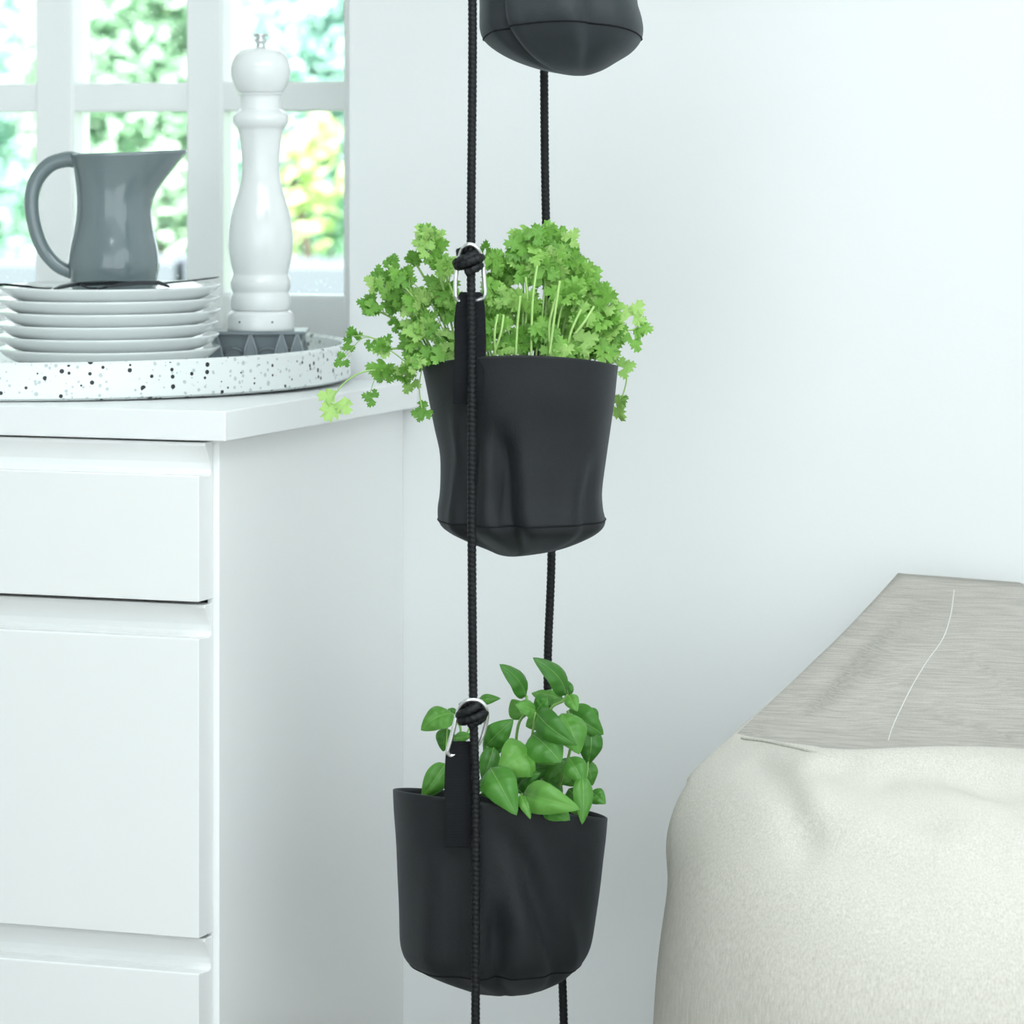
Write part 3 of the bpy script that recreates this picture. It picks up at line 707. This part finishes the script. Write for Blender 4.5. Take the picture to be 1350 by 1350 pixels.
cen_m = sum(ring_m, Vector())/len(ring_m)
def crosses(V, Fc, cloth): return bool(BVHTree.FromPolygons(V, Fc).overlap(cloth))
def over_rim(path, r):
    "lead a stem that would pierce the cloth up and over the basket's rim"
    if not crosses(*tube(path, r, 5), CLOTH_M): return path
    def inside(p):
        k = min(ring_m, key=lambda q: (q.xy-p.xy).normalized().dot((cen_m.xy-p.xy).normalized()) if False else (q-p).length)
        return p.z < k.z+.001 and (p.xy-cen_m.xy).length < (k.xy-cen_m.xy).length
    hit_i = None
    for i in range(len(path)-1):
        d = path[i+1]-path[i]
        if d.length > 1e-6 and (bvh_m.ray_cast(path[i], d.normalized(), d.length+.004)[0] is not None): hit_i = i
    if hit_i is None: hit_i = min(range(len(path)-1), key=lambda i: bvh_m.find_nearest(path[i])[3])
    c = path[hit_i].lerp(path[hit_i+1], .5)
    rim = min(ring_m, key=lambda q: (q.xy-c.xy).length); out = rim-cen_m; out.z = 0; out.normalize()
    for k in range(10):
        up = .003+r+.002*k; side = .006+.0015*k
        a, b, e = rim-out*side+UP*(up*.5), rim+UP*(up+.002), rim+out*side+UP*(up*.4)
        tail = path[hit_i+2:]
        tail = [q for q in tail[::2] if (q-rim).dot(out) > side or q.z > rim.z+up] or [path[-1]]
        if tail[-1] != path[-1]: tail.append(path[-1])
        head = [path[0]] if path[0].z < rim.z else [path[0]]
        mids = [a, b] + ([e] if path[-1].z < rim.z+.012 else [])
        new = catmull(head+mids+tail, 4)
        if not crosses(*tube(new, r, 5), CLOTH_M): return new
    return new
def soil_pt(px, dz):
    x = 687+(px-687)*.55; x = max(590, min(780, x)); q = P(x+rnd.uniform(-8, 8), 0, ZB+max(-.07, min(.07, dz*1.2))); q.z = pc_.z-.04; return q
def safe(q):
    "keep leaves out of the cloth below the rim"
    return q
for bx, by, sp_, cnt, dz, sz in blobs:
    Z = ZB+dz+rnd.uniform(-.015, .015); tipc = P(bx, by+4, Z); b0 = soil_pt(bx, dz)
    mid = b0.lerp(tipc, .55)+UP*.02
    path = over_rim(catmull([b0, mid, tipc], 6), .0014); stems.append((path, .0014))
    for _ in range(int(cnt*1.3)):
        a = rnd.uniform(0, 6.283); rr = sp_*math.sqrt(rnd.random()); px, py = bx+rr*math.cos(a), by+rr*math.sin(a)*.9
        Zq = Z+rnd.uniform(-.022, .022); q = P(px, py, Zq); s_ = sz*rnd.uniform(1.0, 1.45)*(.86 if bx < 605 else 1)*Zq/F
        az = math.atan2(-(py-by)+6, px-bx)+rnd.uniform(-.7, .7)
        leaf_at(q, s_, az, .8, rnd)
        stems.append((over_rim(catmull([path[-4 if rnd.random() < .5 else -2], q], 3), .0006), .0006))
for px, py, sz, dz, az in single:
    Z = ZB+dz; q = P(px, py, Z); leaf_at(q, sz*1.15*Z/F, az, .3, rnd)
def S_(pp, r=.0009): stems.append((over_rim(catmull([P(x, y, ZB+d) for x, y, d in pp], 6), r), r))
S_([(600, 500, -.03), (560, 484, -.04), (520, 487, -.02), (480, 490, -.02), (455, 504, -.02), (438, 525, -.02)], .0011)
S_([(590, 470, -.02), (545, 480, -.03), (520, 466, -.01), (490, 445, .0), (464, 443, .02)], .0008)
S_([(500, 447, 0), (478, 446, .01), (460, 465, .02), (452, 475, .02)], .0006)
S_([(610, 500, -.03), (565, 482, -.05), (553, 505, -.05), (556, 538, -.05)], .0008)
S_([(500, 490, -.01), (492, 505, 0), (488, 520, 0)], .0005)
S_([(780, 490, .0), (800, 437, .0), (832, 435, .02), (842, 430, .02)], .0011)
S_([(780, 500, .02), (815, 478, .05), (826, 500, .06), (816, 535, .05)], .0009)
S_([(800, 470, .02), (815, 480, .03), (824, 486, .03)], .0006)
S_([(600, 460, -.02), (575, 390, -.02), (545, 345, -.02)], .0007); S_([(590, 450, -.02), (565, 395, -.02), (530, 360, -.01)], .0007); S_([(585, 450, -.02), (556, 405, -.02), (520, 378, 0)], .0007)
for pp in (((728, 480, -.07), (724, 430, -.075), (738, 375, -.07)), ((724, 470, -.085), (732, 410, -.085), (738, 370, -.08)), ((700, 480, -.07), (702, 400, -.07), (708, 350, -.06)), ((680, 470, -.08), (682, 430, -.08), (686, 390, -.08)), ((653, 470, -.08), (652, 440, -.085), (656, 415, -.08)), ((650, 470, -.08), (660, 440, -.085), (664, 415, -.08)), ((758, 440, -.07), (770, 425, -.07), (783, 404, -.06)), ((745, 480, -.05), (752, 440, -.06), (766, 408, -.05)), ((690, 460, -.04), (695, 400, -.04), (693, 365, -.04))): S_(pp, .0017)
leaves.sort(key=lambda e: -e[2])
rest = ([], [])
for i, (mt, li, sz) in enumerate(leaves):
    if i < 300:
        o = bpy.data.objects.new('leaf', LM[li]); COL.objects.link(o); o.parent = pars
        o.matrix_parent_inverse = Matrix.Translation(pars.location).inverted(); o.matrix_world = mt
        o.matrix_basis = mt
    else:
        o0 = len(rest[0]); rest[0].extend(mt @ v.co for v in LM[li].vertices); rest[1].extend(tuple(k+o0 for k in p.vertices) for p in LM[li].polygons)
if rest[0]: obj('leaves', rest, M['parsley'], pars, True, kind='stuff')
print('parsley leaves', len(leaves), 'stems', len(stems))
fine = [s for s in stems if s[1] < .00065]; big = [s for s in stems if s[1] >= .00065]
for path, r in big: obj('stem', tube(path, r, 5), M['parsley_stem'], pars, True)
obj('stalks', merge([tube(p, r, 4) for p, r in fine]), M['parsley_stem'], pars, True, kind='stuff')

# ------------------------------------------------------------------ basil
bas = thing('basil_plant', P(672, 1180, ZB+.02), 'green broad leaved basil growing out of the lower basket', 'herb')
bc_ = soil(ring_l, 0, bas)
def bp(zx, zy): return 550+zx/5.1923, 860+zy/5.1923
BL = [ # base, tip, width (zoom units), depth offset base, tip, side tilt, arch
 ((745,300),(582,104),118,-.01,-.03,.5,.18), ((1020,285),(815,62),125,.0,-.02,.4,.22), ((1040,295),(1008,195),70,.02,.03,-.6,.1), ((1000,330),(805,285),125,.03,.04,.9,.1), ((815,405),(688,365),95,-.03,-.045,.2,.12), ((815,405),(890,320),110,-.02,-.03,-.2,.12),
 ((730,450),(655,335),110,.01,.02,.2,.1), ((1035,290),(1090,392),75,-.01,-.03,.3,.15), ((1030,400),(1250,545),160,.01,.0,.5,.3), ((815,412),(1066,615),135,-.05,-.085,.7,.28), ((785,560),(965,735),210,-.05,-.085,.1,.2), ((985,420),(1095,670),180,-.03,-.055,-.3,.2),
 ((1190,515),(1170,745),125,.0,.0,-.4,.2), ((1035,720),(1135,888),120,-.05,-.075,.1,.2), ((1150,745),(1195,895),95,.01,.01,-.3,.2), ((1130,870),(1128,1168),100,-.06,-.085,-.3,.15), ((775,690),(575,805),215,-.06,-.095,-.3,.3), ((470,640),(640,478),125,-.02,-.03,.3,.2),
 ((525,650),(455,860),100,-.04,-.055,-.3,.15), ((500,790),(662,1082),170,-.07,-.115,.2,.25), ((690,925),(832,835),95,-.06,-.085,.0,.25), ((730,975),(1075,1075),160,-.07,-.1,.5,.35), ((880,1035),(1028,1138),120,-.085,-.105,.3,.2), ((705,975),(768,1125),55,-.09,-.112,.0,.15), ((610,1005),(448,972),60,-.09,-.095,.2,.2),
 ((240,415),(48,522),140,.0,-.01,.3,.25), ((205,520),(180,662),100,.01,.01,.3,.15), ((195,760),(48,972),110,-.02,-.03,-.4,.15), ((420,335),(556,318),55,.02,.01,.3,.3), ((250,590),(368,570),55,-.01,-.03,.4,.1), ((215,385),(250,450),60,.02,.02,.1,.1),
 ((775,640),(930,755),110,-.01,-.02,.2,.15), ((735,810),(905,780),110,.0,.0,.3,.15), ((1035,755),(890,905),140,.0,-.01,-.1,.15), ((1035,935),(1145,1065),100,-.02,-.05,.2,.15), ((1190,955),(1280,1030),90,.0,-.02,.3,.2), ((1060,1055),(1155,1125),75,-.05,-.09,.3,.15), ((180,850),(75,975),90,-.01,-.03,.2,.1), ((455,860),(475,970),80,-.03,-.06,.1,.1),
 ((1090,430),(1140,640),130,.02,.02,.1,.15), ((900,430),(760,500),130,.0,.0,.3,.15), ((960,740),(1060,900),140,.03,.03,.1,.15), ((640,800),(720,960),110,.0,-.02,.1,.15), ((560,560),(480,720),110,.0,.0,.1,.15), ((850,860),(980,960),120,.0,-.02,.1,.15), ((1150,400),(1230,480),90,.03,.03,.2,.15)]
ZL = ZB+.02
def basil_leaf(b, t, wz_, d0, d1, tilt, arch):
    if t[1] > 1000 and 440 < t[0] < 1100: d0, d1 = d0-.03, -.142
    t = (b[0]+(t[0]-b[0])*1.12, b[1]+(t[1]-b[1])*1.12)
    p0 = P(*bp(*b), ZL+d0); p1 = P(*bp(*t), ZL+d1)
    x = (p1-p0); L = x.length; x.normalize()
    nrm = -FWD+UP*.55; nrm = (nrm-x*nrm.dot(x)).normalized()
    nrm = Matrix.Rotation(tilt*.7, 3, x) @ nrm; y = nrm.cross(x)
    wd = wz_/5.1923*ZL/F*.72
    nl, nw = 16, 8; V, Fc = [], []
    r = random.Random(int(b[0]*7+t[1]))
    for i in range(nl+1):
        f = i/nl
        prof = (math.sin(math.pi*min(1, f**.78)))**.62*(1-.42*f**3) if 0 < f < 1 else 0
        cz = arch*L*math.sin(math.pi*f)*.85
        for j in range(-nw//2, nw//2+1):
            g = j/(nw/2)
            puff = (.26*math.sin(math.pi*min(1, abs(g)*.95))**.8*(.85+.35*math.sin(f*22-abs(g)*4)))*wd*prof
            vee = .45*abs(g)**1.8*wd*prof
            wav = .05*wd*math.sin(f*11+g*2+r.random()*.2)*abs(g)
            V.append(p0+x*(f*L-.04*L*abs(g)*prof*0)+y*(g*wd*prof)+nrm*(cz+puff-vee*.6+wav))
    m1 = nw+1
    for i in range(nl):
        for j in range(nw): Fc.append((i*m1+j, i*m1+j+1, (i+1)*m1+j+1, (i+1)*m1+j))
    for _ in range(16):
        if not crosses(V, Fc, CLOTH_L): break
        V = [v+(UP*.6-FWD)*.0025 for v in V]
    lf = obj('leaf', (V, Fc), M['basil'], bas, True)
    mid = [V[i*m1+nw//2]-nrm*.0001 for i in range(nl)]
    obj('midrib', tube(mid, [lerp(.0006, .0002, i/nl) for i in range(nl)], 5), M['basil_stem'], lf, True)
for e in BL: basil_leaf(*e)
def BS(pts, r=.0018): obj('stem', tube(catmull([P(*bp(x, y), ZL+d) for x, y, d in pts], 5), r, 7), M['basil_stem'], bas, True)
BS([(690, 1180, .0), (670, 800, -.01), (690, 510, -.02), (750, 395, -.03), (748, 300, -.01)]); BS([(750, 1180, -.01), (722, 840, -.06), (748, 700, -.07)], .0016)
BS([(850, 1180, .01), (860, 700, .02), (905, 405, .0), (1000, 330, .0), (1030, 290, .0)], .002); BS([(330, 1180, 0), (320, 800, 0), (300, 560, .0), (290, 500, .0), (240, 418, .0)], .0014)
BS([(400, 1180, 0), (330, 700, .0), (310, 560, -.01), (345, 545, -.01), (420, 340, .02)], .0012)
BS([(900, 1180, .01), (960, 960, -.01), (1030, 740, -.03), (1060, 560, .0), (1030, 400, .0)], .0018); BS([(920, 1150, 0), (1080, 960, -.01), (1150, 870, -.03), (1170, 740, .0), (1190, 520, 0)], .0015)
BS([(560, 1150, 0), (520, 900, -.04), (510, 720, -.03), (480, 640, -.02)], .0015); BS([(260, 1180, 0), (200, 900, -.01), (200, 760, -.02), (205, 520, .01)], .0012)
BS([(700, 1150, -.03), (700, 1000, -.08), (720, 970, -.08)], .0012); BS([(640, 1150, -.03), (600, 1000, -.06), (505, 790, -.065)], .0013); BS([(800, 1150, 0), (760, 900, -.02), (780, 640, -.04), (800, 480, -.05), (812, 410, -.05)], .0015)

# ------------------------------------------------------------------ bean bag
K = {}
colsd = [  # floor, low, mid, shoulder as (X, Z, h) in the camera's ground frame
 [(.134,4.46,0),(.137,4.43,.18),(.157,4.41,.36),(.193,4.43,.475)],
 [(.22,4.15,0),(.20,4.12,.2),(.22,4.14,.38),(.265,4.23,.50)],
 [(.42,4.0,0),(.42,3.95,.2),(.42,3.98,.38),(.42,4.12,.515)],
 [(.68,3.98,0),(.68,3.93,.2),(.68,3.96,.38),(.66,4.12,.515)],
 [(.92,4.1,0),(.95,4.08,.2),(.93,4.1,.38),(.88,4.2,.49)],
 [(1.0,4.38,0),(1.03,4.38,.2),(1.0,4.38,.38),(.93,4.42,.50)],
 [(.92,4.62,0),(.93,4.64,.2),(.89,4.64,.4),(.80,4.62,.60)],
 [(.70,4.78,0),(.70,4.80,.2),(.69,4.80,.45),(.645,4.76,.668)],
 [(.5,4.85,0),(.49,4.87,.2),(.49,4.87,.45),(.498,4.83,.674)],
 [(.26,4.82,0),(.24,4.84,.2),(.26,4.80,.38),(.385,4.70,.580)]]
T = dict(T0=(.270,4.49,.519), T1=(.362,4.28,.532), T2=(.44,4.27,.542), T3=(.60,4.28,.537), T4=(.8,4.32,.525), H0=(.375,4.45,.508), H1=(.45,4.41,.507), H2=(.6,4.39,.50), H3=(.78,4.45,.515), M0=(.46,4.60,.585), M1=(.6,4.57,.58), M2=(.72,4.54,.575))
bm = bmesh.new(); g = {}
for i, c in enumerate(colsd):
    for j, p in enumerate(c): g[i, j] = bm.verts.new(CXYZ(*p))
for k, p in T.items(): g[k] = bm.verts.new(CXYZ(*p))
front_faces = []
def fa(*ks): return bm.faces.new([g[k] for k in ks])
for i in range(10):
    n = (i+1) % 10
    for j in range(3): fa((i, j), (n, j), (n, j+1), (i, j+1))
bm.faces.new([g[i, 0] for i in range(9, -1, -1)])
s3 = lambda i: (i, 3)
fa(s3(0), s3(1), 'T1', 'T0'); fa(s3(1), s3(2), 'T2', 'T1'); fa(s3(2), s3(3), 'T3', 'T2'); fa(s3(3), s3(4), 'T4', 'T3'); fa(s3(4), s3(5), 'T4')
hol = [fa('T1', 'T2', 'H1', 'H0'), fa('T0', 'T1', 'H0')]; hol += [fa('T2', 'T3', 'H2', 'H1'), fa('T3', 'T4', 'H3', 'H2')]
back = [fa('T0', 'H0', 'M0', s3(9)), fa('H0', 'H1', 'M0'), fa('H1', 'H2', 'M1', 'M0'), fa('H2', 'H3', 'M2', 'M1'), fa(s3(9), 'M0', s3(8)), fa('M0', 'M1', s3(7), s3(8)), fa('M1', 'M2', s3(6), s3(7)), fa('M2', 'H3', s3(6)), fa('H3', 'T4', s3(5), s3(6))]
fa(s3(9), s3(0), 'T0')
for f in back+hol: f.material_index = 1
cl = bm.edges.layers.float.new('crease_edge')
def crease(a, b, v):
    e = bm.edges.get((g[a], g[b])); 
    if e: e[cl] = v
for a, b, v in (('T0', 'T1', 1), (s3(0), 'T0', 1), ('T0', s3(9), 1), (s3(9), s3(8), 1), (s3(8), s3(7), 1), (s3(8), (8, 2), 1), (s3(7), (7, 2), 1), (s3(7), s3(6), 1), (s3(0), (0, 2), .5), ('T1', 'T2', .5), ('T2', 'T3', .5), ('T3', 'T4', .4)): crease(a, b, v)
for i in range(10): crease((i, 0), ((i+1) % 10, 0), .7)
bb = thing('bean_bag', CXYZ(.57, 4.42, 0), 'beige linen bean bag chair leaning on the white wall', 'bean bag')
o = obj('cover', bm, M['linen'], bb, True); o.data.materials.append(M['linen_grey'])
md = o.modifiers.new('sub', 'SUBSURF'); md.levels = 4; md.render_levels = 4
tx = bpy.data.textures.new('wrinkles', 'CLOUDS'); tx.noise_scale = .16; tx.noise_depth = 1
dm = o.modifiers.new('wr', 'DISPLACE'); dm.texture = tx; dm.strength = .005; dm.mid_level = .5
dg = bpy.context.evaluated_depsgraph_get(); ev = o.evaluated_get(dg)
me = bpy.data.meshes.new_from_object(ev); o.modifiers.clear(); o.data = me
def mkbvh(): return BVHTree.FromPolygons([v.co.copy() for v in me.vertices], [tuple(p.vertices) for p in me.polygons])
bvh_b = mkbvh()
FOLDS = [([(1110, 1008), (1160, 1038), (1225, 1075)], -.013, .028), ([(1180, 1012), (1345, 1035)], -.012, .032), ([(1230, 1000), (1300, 1040)], -.006, .012), ([(995, 1005), (1040, 1050), (1062, 1110)], -.007, .02), ([(1060, 1005), (1075, 1060)], .005, .02),
         ([(1190, 800), (1120, 860), (1060, 930)], -.006, .02), ([(1230, 830), (1110, 930)], .006, .025), ([(1300, 860), (1345, 900)], -.008, .02), ([(1250, 930), (1345, 960)], -.008, .025), ([(1210, 830), (1170, 960)], -.004, .02), ([(1050, 1120), (1180, 1160)], -.005, .04), ([(1295, 1010), (1345, 1075)], -.007, .014)]
segs = []
for pts, amp, wid in FOLDS:
    q = [bvh_b.ray_cast(CAM, (P(x, y, 1)-CAM).normalized())[0] for x, y in pts]
    q = [v for v in q if v is not None]
    if len(q) > 1: segs.append((q, amp, wid))
nrm_ = [v.normal.copy() for v in me.vertices]
for v in me.vertices:
    d = 0
    for q, amp, wid in segs:
        best = 9
        for a, b_ in zip(q, q[1:]):
            ab = b_-a; t_ = max(0, min(1, (v.co-a).dot(ab)/ab.length_squared)); best = min(best, (v.co-a-ab*t_).length)
        if best < wid*3: d += amp*math.exp(-(best/wid)**2)
    if d: v.co = v.co+nrm_[v.index]*d
me.update(); bvh_b = mkbvh()
offs = o.matrix_parent_inverse.copy()
def hit(px, py):
    d = (P(px, py, 1)-CAM).normalized(); h = bvh_b.ray_cast(CAM, d); return h[0]
def stitch(pts, r, nm='seam'):
    q = []
    for x, y, _ in catmull([Vector((a, b, 0)) for a, b in pts], 5):
        h = hit(x, y)
        if h is not None: q.append(h-(h-CAM).normalized()*r*.6)
    if len(q) > 3: obj(nm, tube(q, r, 6), M['thread'], bb, True)
stitch([(1258, 778), (1257, 786), (1253, 812), (1243, 842), (1222, 872), (1205, 900), (1192, 925), (1178, 955), (1171, 976)], .0007)
q = [hit(x, y) for x, y in ((977, 974), (1005, 977), (1035, 983), (1065, 990), (1094, 998))]
if all(v is not None for v in q):
    obj('seam_fold', tube(catmull([v+UP*.001 for v in q], 4), [.001]+[.0024]*15+[.001], 8, .8), M['linen'], bb, True)
